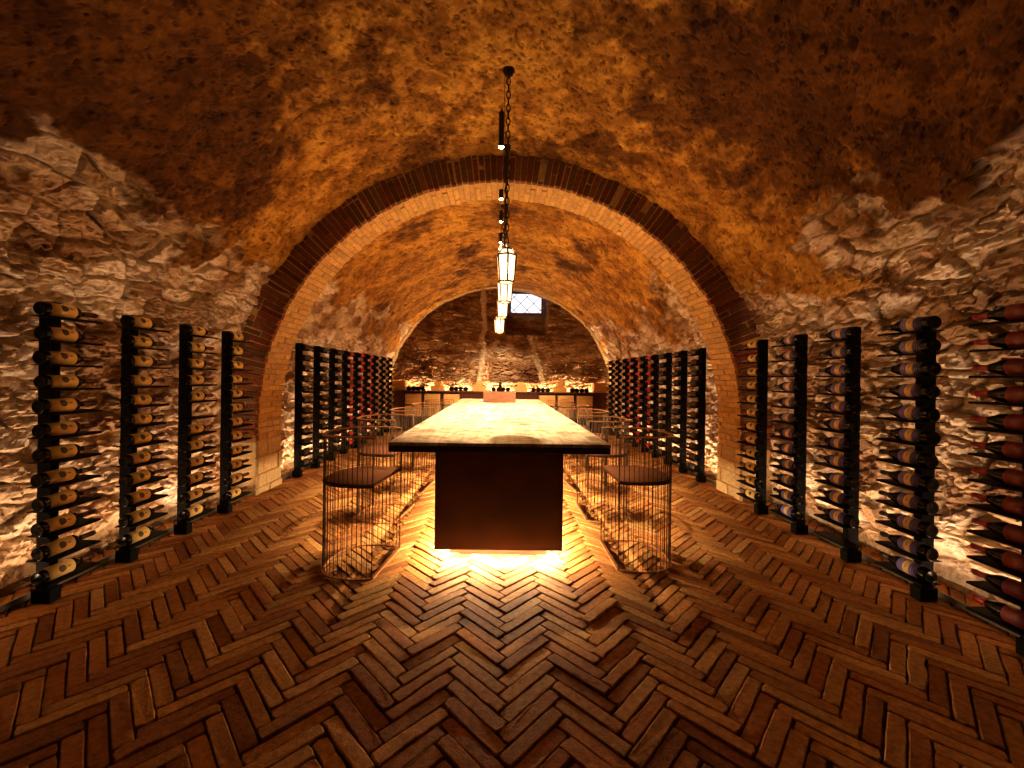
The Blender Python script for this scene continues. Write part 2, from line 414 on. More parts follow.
# back wall with the deep window opening and old mortar seams
def back_wall():
    st = 0.0185
    xs = np.arange(-2.95, 2.951, st); zs = np.arange(-0.04, 3.72, st)
    X, Z = np.meshgrid(xs, zs, indexing='ij')
    hgt, c = rubble(X, Z, 61, 0.30, 0.085, 0.055)
    c = c * V3(0.80, 0.72, 0.62)
    dk = sstep(0.40, 0.62, fbm(X * 1.3, Z * 1.7, 4, 333)); c = lerp(c, c * V3(0.55, 0.45, 0.36), dk)
    n = (fbm(X * 4, Z * 4, 4, 99) - 0.5) * 0.14
    # pale mortar seams: one upright, one leaning
    s1 = sstep(0.085, 0.04, np.abs(X + 0.42 + n + np.clip(1.9 - Z, 0, 1) * 0.12)) * sstep(1.05, 1.25, Z)
    xl = 0.72 + (2.35 - Z) * 0.30
    s2 = sstep(0.085, 0.04, np.abs(X - xl + n)) * sstep(1.0, 1.2, Z) * sstep(2.5, 2.3, Z)
    s = np.maximum(s1, s2)
    hgt = hgt * (1 - 0.6 * s) + 0.05 * s; c = lerp(c, np.broadcast_to(V3(0.44, 0.34, 0.23), c.shape), s * 0.9)
    # blocked-up doorway between the seams stands a little proud
    inn = sstep(-0.36, -0.28, X) * sstep(0.04, 0.12, xl - X) * sstep(1.85, 1.60, Z + n) * sstep(1.10, 1.17, Z + n * 0.5)
    hgt = hgt + 0.16 * inn; c = lerp(c, c * V3(0.55, 0.45, 0.38), inn)  # stone darkened here as well, shade painted into its colour
    # window opening with a steep sloping sill
    op = sstep(0.10, 0.13, X) * sstep(1.16, 1.13, X) * sstep(2.34, 2.40, Z)
    depth = np.clip((Z - 2.34) / 0.50, 0, 1) * 0.14 + 0.31
    hgt = hgt * (1 - op) + op * (-depth + (fbm(X * 14, Z * 20, 4, 71) - 0.5) * 0.02)
    c = lerp(c, c * V3(0.6, 0.5, 0.4), op)  # opening tinted darker, the recess shade put into the colour
    P = np.stack([X, BACK - hgt, Z], -1)
    # leave out the quads where the window itself stands
    return grid_mesh('wall_back', P[::-1], np.clip(c, 0, 1)[::-1], M['stone'])
struct(back_wall())

# pale plaster edge where the far vault meets the back wall
def vault_edge():
    n, k = 160, 5; q = np.linspace(PI * 0.985, PI * 0.015, n)
    w = (fbm(q * 9, q * 0, 4, 44) - 0.5) * 0.05
    P = np.zeros((n, k, 3))
    for j, (dr, dy) in enumerate([(0.02, -0.10), (-0.055, -0.09), (-0.085, -0.05), (-0.095, 0.0), (-0.09, 0.12)]):
        r = dr + w
        P[:, j] = np.stack([(AX2 + r) * np.cos(q), np.full(n, BACK - 0.02 + dy), CZ2 + (AZ2 + r) * np.sin(q)], -1)
    c = np.broadcast_to(V3(0.46, 0.33, 0.17), P.shape) * (0.85 + 0.3 * RNG.random((n, k, 1)))
    return grid_mesh('trim_1', P, c, M['stone'])
struct(vault_edge())

# ------------------------------------------------------------------ brick arch
def arch():
    RI, CZ, RO = 2.640, 0.815, 2.96
    vs, fs, cs = [], [], []
    def brick(q0, q1, r0, r1, y0, y1, col, straight=0):
        """one bevelled brick between two angles (or two heights of a jamb)"""
        j = lambda s=0.004: random.uniform(-s, s)
        bv = 0.006
        r0 += j(0.008); y0 += j(0.010); y1 += j(0.006)
        o = len(vs)
        ins = [(0, bv, bv), (bv, 0, bv), (bv, bv, 0)]
        pts = []
        for a in (0, 1):
            for b in (0, 1):
                for cc in (0, 1):
                    for e in range(3):
                        d = ins[e]
                        tt = (q0 + d[0] / (RI if not straight else 1)) if a == 0 else (q1 - d[0] / (RI if not straight else 1))
                        rr = (r0 + d[1]) if b == 0 else (r1 - d[1])
                        yy = (y0 + d[2]) if cc == 0 else (y1 - d[2])
                        if straight: p = (straight * rr, yy, tt)
                        else: p = (rr * math.cos(tt), yy, CZ + rr * math.sin(tt))
                        pts.append((p[0] + j(0.0015), p[1] + j(0.0015), p[2] + j(0.0015)))
        vs.extend(pts); cs.extend([col] * 24)
        I = lambda a, b, c, e: o + ((a * 2 + b) * 2 + c) * 3 + e
        for a in (0, 1): fs.append((I(a, 0, 0, 0), I(a, 0, 1, 0), I(a, 1, 1, 0), I(a, 1, 0, 0)))
        for b in (0, 1): fs.append((I(0, b, 0, 1), I(1, b, 0, 1), I(1, b, 1, 1), I(0, b, 1, 1)))
        for c in (0, 1): fs.append((I(0, 0, c, 2), I(0, 1, c, 2), I(1, 1, c, 2), I(1, 0, c, 2)))
        for b in (0, 1):
            for c in (0, 1): fs.append((I(0, b, c, 1), I(1, b, c, 1), I(1, b, c, 2), I(0, b, c, 2)))
        for a in (0, 1):
            for c in (0, 1): fs.append((I(a, 0, c, 0), I(a, 1, c, 0), I(a, 1, c, 2), I(a, 0, c, 2)))
        for a in (0, 1):
            for b in (0, 1): fs.append((I(a, b, 0, 0), I(a, b, 1, 0), I(a, b, 1, 1), I(a, b, 0, 1)))
        for a in (0, 1):
            for b in (0, 1):
                for c in (0, 1): fs.append((I(a, b, c, 0), I(a, b, c, 1), I(a, b, c, 2)))
    def tone(pale=0.0):
        a = random.choice([(0.50, 0.27, 0.07), (0.55, 0.31, 0.085), (0.46, 0.23, 0.058), (0.52, 0.28, 0.075), (0.47, 0.25, 0.066)])
        g = random.uniform(0.85, 1.12)
        p = (0.66, 0.50, 0.28)
        return tuple((x * (1 - pale) + y * pale) * g for x, y in zip(a, p))
    dark = lambda: tuple(x * random.uniform(0.7, 1.15) for x in random.choice([(0.16, 0.055, 0.020), (0.19, 0.068, 0.026), (0.13, 0.044, 0.018)]))
    n = 132; gap = 0.007 / RI
    for i in range(n):
        q0, q1 = PI * i / n + gap / 2, PI * (i + 1) / n - gap / 2
        cut = random.choice([0.115, 0.235, 0.30]) if i % 2 else random.choice([0.235, 0.34])
        brick(q0, q1, RI - 0.012, RI + cut, ARCH0, ARCH0 + 0.06, dark())
        if cut < 0.33: brick(q0, q1, RI + cut + 0.008, RO, ARCH0 + 0.004, ARCH0 + 0.06, dark())
        y = ARCH0 + 0.062; L = [0.235, 0.235] if i % 2 else [0.115, 0.235, 0.12]
        for l in L:
            y2 = min(y + l, ARCH1)
            if y2 - y > 0.03: brick(q0, q1, RI, RI + 0.10, y + 0.004, y2 - 0.004, tone(0.25))
            y = y2
    for sx in (-1, 1):
        z = -0.03
        while z < CZ - 0.02:
            st = z < 0.55
            hh = random.uniform(0.10, 0.20) if st else 0.066
            hh = min(hh, CZ - z)
            y = ARCH0
            pale = 0.75 if st else 0.45
            ls = []
            while y < ARCH1 - 0.03:
                l = random.uniform(0.14, 0.30) if st else random.choice([0.115, 0.235])
                y2 = min(y + l, ARCH1)
                if ARCH1 - y2 < 0.06: y2 = ARCH1
                first = y == ARCH0
                if first:
                    brick(z + 0.004, z + hh - 0.004, RI - 0.006, 2.99, y, y + 0.06, dark() if not st else tuple(0.6 * c for c in tone(pale)), sx)
                brick(z + 0.004, z + hh - 0.004, RI + random.uniform(-0.012, 0.006), 2.86, y + (0.062 if first else 0.004), y2 - 0.004, tone(pale), sx)
                y = y2
            z += hh
    # mortar core behind the bricks
    def core(r0, r1, y0, y1):
        m = 96; path = [(-1, z) for z in (-0.04, CZ * 0.5)] + [(q, None) for q in np.linspace(PI, 0, m)] + [(1, z) for z in (CZ * 0.5, -0.04)]
        o = len(vs)
        for a, z in path:
            for r in (r0, r1):
                for y in (y0, y1):
                    vs.append((a * r, y, z) if z is not None else (r * math.cos(a), y, CZ + r * math.sin(a)))
                    cs.append((0.42, 0.25, 0.09))
        for i in range(len(path) - 1):
            a, b = o + 4 * i, o + 4 * i + 4
            fs.extend([(a, a + 1, b + 1, b), (a + 2, b + 2, b + 3, a + 3), (a, b, b + 2, a + 2), (a + 1, a + 3, b + 3, b + 1)])
    core(RI + 0.009, 3.10, ARCH0 + 0.010, ARCH1 - 0.006)
    o = mesh('wall_arch', vs, fs, M['archbrick'])
    at = o.data.attributes.new('Col', 'FLOAT_COLOR', 'POINT')
    at.data.foreach_set('color', np.array([(*c, 1) for c in cs], dtype=np.float32).reshape(-1))
    return o
struct(arch())

# ------------------------------------------------------------------ herringbone brick floor
def floor():
    L, W, GAP = 0.318, 0.0637, 0.0055
    vs, fs, cs = [], [], []
    c45 = math.sqrt(0.5)
    X0, Y0 = 0.048, 0.02
    nl, ns = 7, 2
    def brick(u0, u1, v0, v1):
        cu, cv = (u0 + u1) / 2, (v0 + v1) / 2
        cx, cy = (cu - cv) * c45 + X0, (cu + cv) * c45 + Y0
        if not (-2.98 < cx < 2.98 and -0.7 < cy < BACK + 0.2): return
        near = cy < 4.2
        du, dv = u1 - u0, v1 - v0
        lu, lv = (nl, ns) if du > dv else (ns, nl)
        if not near: lu, lv = (3, 1) if du > dv else (1, 3)
        g = GAP / 2 + random.uniform(-0.0012, 0.0025)
        amp = 0.0016 if random.random() < 0.75 else 0.0048
        ring = []
        a, b, c, d = u0 + g, u1 - g, v0 + g, v1 - g
        for i in range(lu): ring.append((a + (b - a) * i / lu, c))
        for i in range(lv): ring.append((b, c + (d - c) * i / lv))
        for i in range(lu): ring.append((b - (b - a) * i / lu, d))
        for i in range(lv): ring.append((a, d - (d - c) * i / lv))
        corners = {0, lu, lu + lv, 2 * lu + lv}
        rr = []
        for i, (u, v) in enumerate(ring):
            k = 0.0045 if i in corners else 0.0
            f = 1 - k / max(math.hypot(u - cu, v - cv), 1e-6)
            ju, jv = random.uniform(-amp, amp), random.uniform(-amp, amp)
            rr.append((cu + (u - cu) * f + ju * 0.6, cv + (v - cv) * f + jv))
        z0 = random.gauss(0, 0.0028); tu, tv = random.gauss(0, 0.006), random.gauss(0, 0.011)
        hz = lambda u, v: z0 + (u - cu) * tu + (v - cv) * tv
        o = len(vs); n = len(rr)
        for lay, (ins, dz) in enumerate([(0.0, -0.024), (0.0, -0.0048), (0.0013, -0.0014), (0.0042, 0.0)]):
            for (u, v) in rr:
                r = math.hypot(u - cu, v - cv); 
                sx_ = (abs(u - cu) - ins) / max(abs(u - cu), 1e-6); sv_ = (abs(v - cv) - ins) / max(abs(v - cv), 1e-6)
                uu = cu + (u - cu) * max(sx_, 0.0); vv = cv + (v - cv) * max(sv_, 0.0)
                z = hz(uu, vv) + dz + (random.uniform(-0.0012, 0.0006) if lay >= 2 and near else 0)
                vs.append(((uu - vv) * c45 + X0, (uu + vv) * c45 + Y0, z))
        base = random.choice([(0.39, 0.165, 0.046), (0.45, 0.21, 0.060), (0.33, 0.125, 0.034), (0.41, 0.19, 0.060), (0.27, 0.105, 0.032), (0.48, 0.25, 0.085)])
        g2 = random.uniform(0.8, 1.15); base = tuple(x * g2 for x in base)
        cs.extend([base] * (4 * n))
        for l in range(3):
            for i in range(n):
                i2 = (i + 1) % n
                fs.append((o + l * n + i, o + l * n + i2, o + (l + 1) * n + i2, o + (l + 1) * n + i))
        fs.append(tuple(o + 3 * n + i for i in range(n)))
    R = 160
    for i in range(-40, 220):
        for j in range(-16, 17):
            tx, ty = W * i + L * j, W * i - L * j
            # rotated so that bricks run at 45 degrees and the zigzags point at the camera
            brick(tx, tx + L, ty, ty + W)
            brick(tx + L, tx + L + W, ty + W - L, ty + W)
    o = mesh('floor', vs, fs, M['brick'])
    at = o.data.attributes.new('Col', 'FLOAT_COLOR', 'POINT')
    at.data.foreach_set('color', np.array([(*c, 1) for c in cs], dtype=np.float32).reshape(-1))
    return o
fl = struct(floor())
bed = struct(mesh('floor_bed', [(-3.1, -0.7, -0.0135), (3.1, -0.7, -0.0135), (3.1, BACK + 0.2, -0.0135), (-3.1, BACK + 0.2, -0.0135),
                               (-3.1, -0.7, -0.1), (3.1, -0.7, -0.1), (3.1, BACK + 0.2, -0.1), (-3.1, BACK + 0.2, -0.1)],
                  [(0, 1, 2, 3), (7, 6, 5, 4), (0, 4, 5, 1), (1, 5, 6, 2), (2, 6, 7, 3), (3, 7, 4, 0)], M['joint']))

# ------------------------------------------------------------------ lights along the wall feet
E_LED = 8.0
def led_strip(sx, y0, y1, xw, label):
    r = empty('led_strip', (sx * xw, (y0 + y1) / 2, 0.008), label, 'led strip', 'led strips along the wall feet')
    l = (y1 - y0) / 2
    b = MB()
    b.box(-0.030, 0.030, -l, l, 0.0, 0.004)
    b.box(-0.030, -0.027, -l, l, 0.004, 0.036) if sx > 0 else b.box(0.027, 0.030, -l, l, 0.004, 0.036)
    b.box(0.027, 0.030, -l, l, 0.004, 0.012) if sx > 0 else b.box(-0.030, -0.027, -l, l, 0.004, 0.012)
    b.build('channel', M['channel'], r)
    mesh('diffuser', [(-0.0265, -l, 0.008), (0.0265, -l, 0.008), (0.0265, l, 0.008), (-0.0265, l, 0.008)], [(0, 1, 2, 3)], M['led'], r)
    ld = bpy.data.lights.new('led_lamp', 'AREA'); ld.shape = 'RECTANGLE'; ld.size = 0.05; ld.size_y = 2 * l; ld.energy = E_LED * 2 * l * (1.0 if y0 < ARCH0 else 1.5)
    ld.color = (1.0, 0.61, 0.33); ld.spread = math.radians(136)
    lo = bpy.data.objects.new('led_lamp', ld); link(lo, r); lo.location = (0, 0, 0.030); lo.rotation_euler = (PI, math.radians(3) * sx, 0)
    return r
for sx, nm in ((-1, 'yellow-label'), (1, 'blue-label')):
    led_strip(sx, 1.2, ARCH0 - 0.08, 2.735, 'glowing LED strip at the foot of the %s wall before the brick arch' % nm)
    led_strip(sx, ARCH1 + 0.03, 9.55, 2.72, 'glowing LED strip behind the far racks, beyond the arch, %s side' % nm)

# ------------------------------------------------------------------ bottles
PROF = dict(
    bordeaux=dict(glass=[(0.026, 0.004), (0.034, 0.0), (0.0365, 0.003), (0.0372, 0.008), (0.0374, 0.172), (0.0364, 0.182), (0.0330, 0.191), (0.0260, 0.200), (0.0195, 0.207), (0.0158, 0.214), (0.0146, 0.222), (0.0138, 0.300)],
                  cap=[(0.0152, 0.226), (0.0149, 0.232), (0.0143, 0.294), (0.0157, 0.295), (0.0159, 0.302), (0.0147, 0.3035), (0.0147, 0.311), (0.012, 0.3125)],
                  r=0.0374, lab=(0.033, 0.166)),
    burgundy=dict(glass=[(0.028, 0.004), (0.037, 0.0), (0.0395, 0.004), (0.0402, 0.010), (0.0404, 0.168), (0.0395, 0.182), (0.0360, 0.200), (0.0290, 0.220), (0.0220, 0.238), (0.0170, 0.255), (0.0148, 0.268), (0.0140, 0.298)],
                  cap=[(0.0218, 0.240), (0.0178, 0.254), (0.0156, 0.267), (0.0148, 0.297), (0.0160, 0.298), (0.0161, 0.304), (0.0148, 0.306), (0.0148, 0.313), (0.012, 0.3145)],
                  r=0.0404, lab=(0.048, 0.166)),
)
def lathe_label(name, r, z0, z1, mid, half, m, parent, n=28):
    """a paper label wrapped round the bottle, with its own thickness"""
    vs, fs, uvs = [], [], []
    for rr in (r + 0.0007, r + 0.0001):
        for z in (z0, z1):
            for i in range(n + 1):
                t = -half + 2 * half * i / n
                vs.append((rr * math.cos(mid + t), rr * math.sin(mid + t), z)); uvs.append((t * r, z - z0))
    k = n + 1
    for i in range(n):
        fs.append((i, i + 1, k + i + 1, k + i))
        fs.append((2 * k + i, 3 * k + i, 3 * k + i + 1, 2 * k + i + 1))
        fs.append((i, 2 * k + i, 2 * k + i + 1, i + 1)); fs.append((k + i, k + i + 1, 3 * k + i + 1, 3 * k + i))
    fs.append((0, k, 3 * k, 2 * k)); fs.append((n, 2 * k + n, 3 * k + n, k + n))
    o = mesh(name, vs, fs, m, parent, True)
    ul = o.data.uv_layers.new(name='UVMap')
    for lp in o.data.loops: ul.data[lp.index].uv = uvs[lp.vertex_index]
    return o

def make_bottle(kind, side):
    shape, cap, lab, half = dict(yellow=('bordeaux', 'cap_brown', 'lab_yellow', 1.75), blue=('burgundy', 'cap_black', 'lab_blue', 1.75), red=('burgundy', 'cap_red', 'lab_red', 1.7),
                                 dark=('bordeaux', 'cap_black', 'lab_dark', 1.2), redlabel=('bordeaux', 'cap_red', 'lab_bright', 1.75), cream=('bordeaux', 'cap_gold', 'lab_cream', 1.75))[kind]
    p = PROF[shape]
    root = MB().lathe(p['glass'], 26).build('wine_bottle', M['glass'])
    MB().lathe(p['cap'], 20).build('capsule', M[cap], root)
    # local -Y is up once the bottle lies down; +X is the room side on the west wall
    mid = math.radians(-22) if side < 0 else math.radians(180 + 22)
    z0, z1 = p['lab']
    if kind == 'red': z0, z1 = 0.045, 0.158
    lathe_label('label', p['r'], z0, z1, mid, half, M[lab], root)
    return root
PROTO = {}
def bottle(kind, side, x, y, z, label, group):
    key = (kind, side)
    if key not in PROTO:
        o = make_bottle(kind, side); PROTO[key] = o
    else: o = copy_tree(PROTO[key])
    o.location = (x, y, z); o.rotation_euler = (-PI / 2, 0, random.gauss(0, 0.012))
    tag(o, label, 'bottle', group)
    return o

# ------------------------------------------------------------------ racks
BX, PXI, PXO = 2.490, 2.552, 2.632          # bottle axis, post faces (distance from the room's middle)
N_T, Z0, DZ = 12, 0.200, 0.1333
def make_rack(side, far):
    r = bpy.data.objects.new('bottle_rack', None); COL.objects.link(r)
    s = side
    xs = lambda a, b: (min(s * a, s * b), max(s * a, s * b))
    MB().box(*xs(PXI, PXO), -0.036, 0.010, 0.085, 1.722, 0.003).build('post', M['steel'], r)
    MB().box(*xs(PXI - 0.010, PXO + 0.018), -0.046, 0.020, 0.003, 0.085, 0.005).build('foot', M['steel'], r)
    for k in range(N_T):
        z = Z0 + k * DZ - 0.0378
        b = MB(); b.box(*xs(2.436, PXI + 0.001), -0.152, 0.140, z - 0.005, z, 0.0015)
        b.box(*xs(2.436, 2.4395), -0.152, 0.140, z - 0.012, z - 0.005)          # folded stiffening edge
        b.build('tray', M['steel'], r)
    return r
RP = {}
ORD = ['top', 'second', 'third', 'fourth', 'fifth', 'sixth', 'seventh', 'eighth', 'ninth', 'tenth', 'eleventh', 'bottom']
ORN = ['first', 'second', 'third', 'fourth', 'fifth', 'sixth', 'seventh', 'eighth', 'ninth']
def rack(side, y, label, group):
    if side not in RP: o = make_rack(side, False); RP[side] = o
    else: o = copy_tree(RP[side])
    o.location = (0, y, 0)
    return tag(o, label, 'bottle rack', group)

def pos(k, n):
    return 'top bottle' if k == 0 else 'bottom bottle' if k == n - 1 else ORD[k] + ' bottle down'

KW = dict(yellow='cream-yellow label', blue='blue-and-gold label', red='deep red label', dark='dark label', redlabel='bright red label', cream='pale cream label')
WALL = {-1: 'yellow-label wall', 1: 'blue-label wall'}
def fill(side, y, kind, where, group, skip=()):
    r = PROF['burgundy' if kind in ('blue', 'red') else 'bordeaux']['r']
    for k in range(N_T):
        if k in skip: continue
        z = Z0 + (N_T - 1 - k) * DZ - 0.0378 + r + 0.0006
        bottle(kind, side, side * BX, y - 0.157 + random.uniform(-0.005, 0.005), z, '%s with %s, %s' % (pos(k - sum(q < k for q in skip), N_T - len(skip)), KW[kind], where), group)

# racks before the arch, counted from the arch towards the camera
for i in range(4):
    y = 3.85 - 0.503 * i
    n = ['nearest the arch', 'second from the arch', 'third from the arch', 'fourth from the arch'][i].replace('nearest', 'beside')
    n = n.replace('beside the arch', 'next to the arch')
    rack(-1, y, 'black steel bottle rack, %s on the yellow-label wall' % n, 'bottle racks on the yellow-label wall')
    fill(-1, y, 'yellow', 'rack %s, yellow-label wall' % n, 'bottles with cream-yellow labels', skip=(5,) if i == 1 else ())
for i in range(5):
    y = 4.02 - 0.513 * i
    n = ['next to the arch', 'second from the arch', 'third from the arch', 'fourth from the arch', 'fifth from the arch'][i]
    kind = ['yellow', 'blue', 'blue', 'blue', 'red'][i]
    rack(1, y, 'black steel bottle rack %s, holding %s bottles, blue-label wall' % (n, ['cream-label', 'blue-label', 'blue-label', 'blue-label', 'red-label'][i]), 'bottle racks on the blue-label wall')
    fill(1, y, kind, 'rack %s, blue-label wall' % n, 'bottles with %ss' % KW[kind], skip=(11,) if i == 2 else ())
for side in (-1, 1):
    for i in range(9):
        y = 5.22 + 0.512 * i
        kind = ['dark'] * 3 + ['redlabel'] * 3 + ['cream'] * 3
        sd = 'yellow-label side' if side < 0 else 'blue-label side'
        rack(side, y, 'black steel bottle rack, %s beyond the brick arch, %s' % (ORN[i], sd), 'bottle racks beyond the arch')
        fill(side, y, kind[i], '%s rack beyond the arch, %s' % (ORN[i], sd), 'bottles with %ss beyond the arch' % KW[kind[i]])

# ------------------------------------------------------------------ table
T0, T1, TZ, TH, THK = 2.53, 7.40, 0.909, 0.698, 0.0625
def table():
    r = empty('tasting_table', (0, (T0 + T1) / 2, 0), 'long wooden tasting table on a dark steel pedestal glowing underneath', 'table')
    l = (T1 - T0) / 2
    MB().box(-TH, TH, -l, l, TZ - 0.022, TZ, 0.004).build('tabletop', M['top'], r)
    b = MB()
    z0, z1 = TZ - THK, TZ - 0.0225
    b.box(-TH + 0.002, TH - 0.002, -l + 0.002, -l + 0.03, z0, z1, 0.003); b.box(-TH + 0.002, TH - 0.002, l - 0.03, l - 0.002, z0, z1, 0.003)
    b.box(-TH + 0.002, -TH + 0.03, -l + 0.03, l - 0.03, z0, z1, 0.003); b.box(TH - 0.03, TH - 0.002, -l + 0.03, l - 0.03, z0, z1, 0.003)
    b.box(-TH + 0.03, TH - 0.03, -l + 0.03, l - 0.03, z0 + 0.012, z1)
    b.build('edge_frame', M['edge'], r)
    pl = l - 0.31
    b = MB(); b.box(-0.450, 0.450, -pl, pl, 0.106, TZ - THK + 0.010, 0.004)
    ped = b.build('pedestal', M['panel'], r)
    b = MB(); b.box(-0.457, 0.457, -pl - 0.004, -pl + 0.02, TZ - THK - 0.022, TZ - THK + 0.008, 0.002)
    b.box(-0.457, -0.445, -pl, pl, TZ - THK - 0.022, TZ - THK + 0.008, 0.002); b.box(0.445, 0.457, -pl, pl, TZ - THK - 0.022, TZ - THK + 0.008, 0.002)
    b.build('top_rail', M['edge'], r)
    MB().box(-0.364, 0.364, -pl + 0.18, pl - 0.18, 0.0, 0.107, 0.003).build('plinth', M['panel'], r)
    def strip(p, q, n, m, tl):
        # a thin LED strip under the pedestal's rim, from p to q, tilted out towards n
        n = Vector(n); z = 0.100; w = 0.016
        up = Vector((0, 0, 1)); d1 = (n * math.cos(tl) + up * math.sin(tl)) * (w / 2)
        P, Q = Vector((*p, z)), Vector((*q, z))
        vs = [P - d1, Q - d1, Q + d1, P + d1]
        nn = (vs[1] - vs[0]).cross(vs[3] - vs[0])
        if nn.dot(n) < 0: vs.reverse()
        mesh('light_strip', vs, [(0, 1, 2, 3)], M[m], r)
    k = pl - 0.06
    strip((-0.37, -k), (0.37, -k), (0, -1, 0), 'led_table', 0.16); strip((-0.37, k), (0.37, k), (0, 1, 0), 'led_table', 0.16)
    strip((-0.388, -k + 0.01), (-0.388, k - 0.01), (-1, 0, 0), 'led_side', 0.32); strip((0.388, -k + 0.01), (0.388, k - 0.01), (1, 0, 0), 'led_side', 0.32)
table()

# wooden box on the far end of the table
def planter():
    r = empty('wooden_box', (-0.01, 6.60, TZ + 0.0005), 'open reddish wooden box on the far end of the tasting table', 'box')
    w, d, h, t = 0.258, 0.13, 0.162, 0.014
    MB().box(-w, w, -d, -d + t, 0, h, 0.002).build('front_board', M['planter'], r)
    MB().box(-w, w, d - t, d, 0, h, 0.002).build('back_board', M['planter'], r)
    MB().box(-w, -w + t, -d + t, d - t, 0, h, 0.002).build('end_board', M['planter'], r)
    MB().box(w - t, w, -d + t, d - t, 0, h, 0.002).build('end_board', M['planter'], r)
    MB().box(-w + t, w - t, -d + t, d - t, 0, 0.012).build('base_board', M['planter'], r)
planter()

# ------------------------------------------------------------------ wire stools
def d_outline(n=40):
    """the curved side of the D, from the near corner round to the far one; the straight side faces the table at x = 0"""
    ax, ay, c, ex = 0.268, 0.270, 0.155, 2.5
    t0 = None; pts = []
    for i in range(721):
        t = PI * i / 360 - PI
        ct, st = math.cos(t), math.sin(t)
        x = ax * abs(ct) ** (2 / ex) * (1 if ct >= 0 else -1); y = ay * abs(st) ** (2 / ex) * (1 if st >= 0 else -1)
        if x >= -c: pts.append((x + c, y))
    pts.sort(key=lambda p: math.atan2(p[1], p[0] - c))
    d = [0.0]
    for a, b in zip(pts, pts[1:]): d.append(d[-1] + math.hypot(b[0] - a[0], b[1] - a[1]))
    out = []; j = 0
    for i in range(n):
        s = d[-1] * i / (n - 1)
        while j < len(d) - 2 and d[j + 1] < s: j += 1
        f = (s - d[j]) / max(d[j + 1] - d[j], 1e-9)
        out.append((pts[j][0] + (pts[j + 1][0] - pts[j][0]) * f, pts[j][1] + (pts[j + 1][1] - pts[j][1]) * f))
    return out

def make_stool():
    """built with its straight side at x = 0 and the curved back towards +x"""
    r = bpy.data.objects.new('wire_stool', None); COL.objects.link(r)
    o = d_outline(38)
    def norm(i):
        a, b = o[max(i - 1, 0)], o[min(i + 1, len(o) - 1)]
        t = Vector((b[0] - a[0], b[1] - a[1])); t.normalize(); return t.y, -t.x
    def band(pts, wi, wo, z0, z1, closed):
        vs, fs = [], []; n = len(pts)
        for i, (x, y) in enumerate(pts):
            nx, ny = norm(i)
            for (w, z) in ((-wi, z0), (wo, z0), (wo, z1), (-wi, z1)): vs.append((x + nx * w, y + ny * w, z))
        for i in range(n - 1):
            for k in range(4): fs.append((4 * i + k, 4 * i + (k + 1) % 4, 4 * i + 4 + (k + 1) % 4, 4 * i + 4 + k))
        fs.append((3, 2, 1, 0)); fs.append(tuple(4 * n - 4 + k for k in range(4)))
        return vs, fs
    MB().add(*band(o, 0.013, 0.013, 0.918, 0.926, False)).build('back_rail', M['rust'], r)
    b = MB(); b.add(*band(o, 0.012, 0.010, 0.003, 0.011, False)); b.box(-0.010, 0.012, o[0][1], o[-1][1], 0.003, 0.011)
    b.build('base_ring', M['rust'], r)
    # seat plate with a rolled edge
    vs, fs = [], []; n = len(o)
    for k, z in ((0.965, 0.594), (0.988, 0.598), (0.988, 0.612), (0.965, 0.618)):
        for (x, y) in o: vs.append((0.155 + (x - 0.155) * k, y * k, z))
    for l in range(3):
        for i in range(n):
            i2 = (i + 1) % n; fs.append((l * n + i, l * n + i2, (l + 1) * n + i2, (l + 1) * n + i))
    fs.append(tuple(reversed(range(n)))); fs.append(tuple(range(3 * n, 4 * n)))
    MB().add(vs, fs).build('seat', M['seat'], r)
    b = MB(); b.add(*band(o, -0.001, 0.006, 0.596, 0.606, False)); b.build('seat_ring', M['wire'], r)
    for i, (x, y) in enumerate(o):
        b = MB(); b.tube([(x, y, 0.010), (x, y, 0.919)], 0.0025 if 0 < i < n - 1 else 0.0042, 6); b.build('wire', M['wire'], r)
    return r
STOOLS = [(-1, 2.86, 0.785, 7.5), (-1, 3.86, 0.905, 7.5), (-1, 4.79, 0.845, 6), (-1, 5.72, 0.80, 3), (-1, 6.62, 0.79, 0),
          (1, 3.03, 0.828, 0), (1, 3.985, 0.815, 0), (1, 4.90, 0.865, 7), (1, 5.83, 0.83, 2), (1, 6.72, 0.80, 0)]
proto_stool = None
for side, y, x, a in STOOLS:
    idx = [s for s in STOOLS if s[0] == side].index((side, y, x, a))
    if proto_stool is None: s_ = proto_stool = make_stool()
    else: s_ = copy_tree(proto_stool)
    s_.location = (side * x, y, 0)
    s_.rotation_euler = (0, 0, (PI if side < 0 else 0) + math.radians(a) * side)
    tag(s_, 'round-backed rusty wire stool, %s from the table front, %s side' % (ORN[idx], 'yellow-label' if side < 0 else 'blue-label'), 'stool', 'wire stools along the table')

# ------------------------------------------------------------------ lanterns and spots above the table
def ceiling_z(x, y):
    if y < ARCH0: return CZ1 + AZ1 * math.sqrt(1 - (x / AX1) ** 2) - 0.045
    if y < ARCH1: return 0.815 + math.sqrt(2.640 ** 2 - x * x)
    return CZ2 + AZ2 * math.sqrt(1 - (x / AX2) ** 2) - 0.05

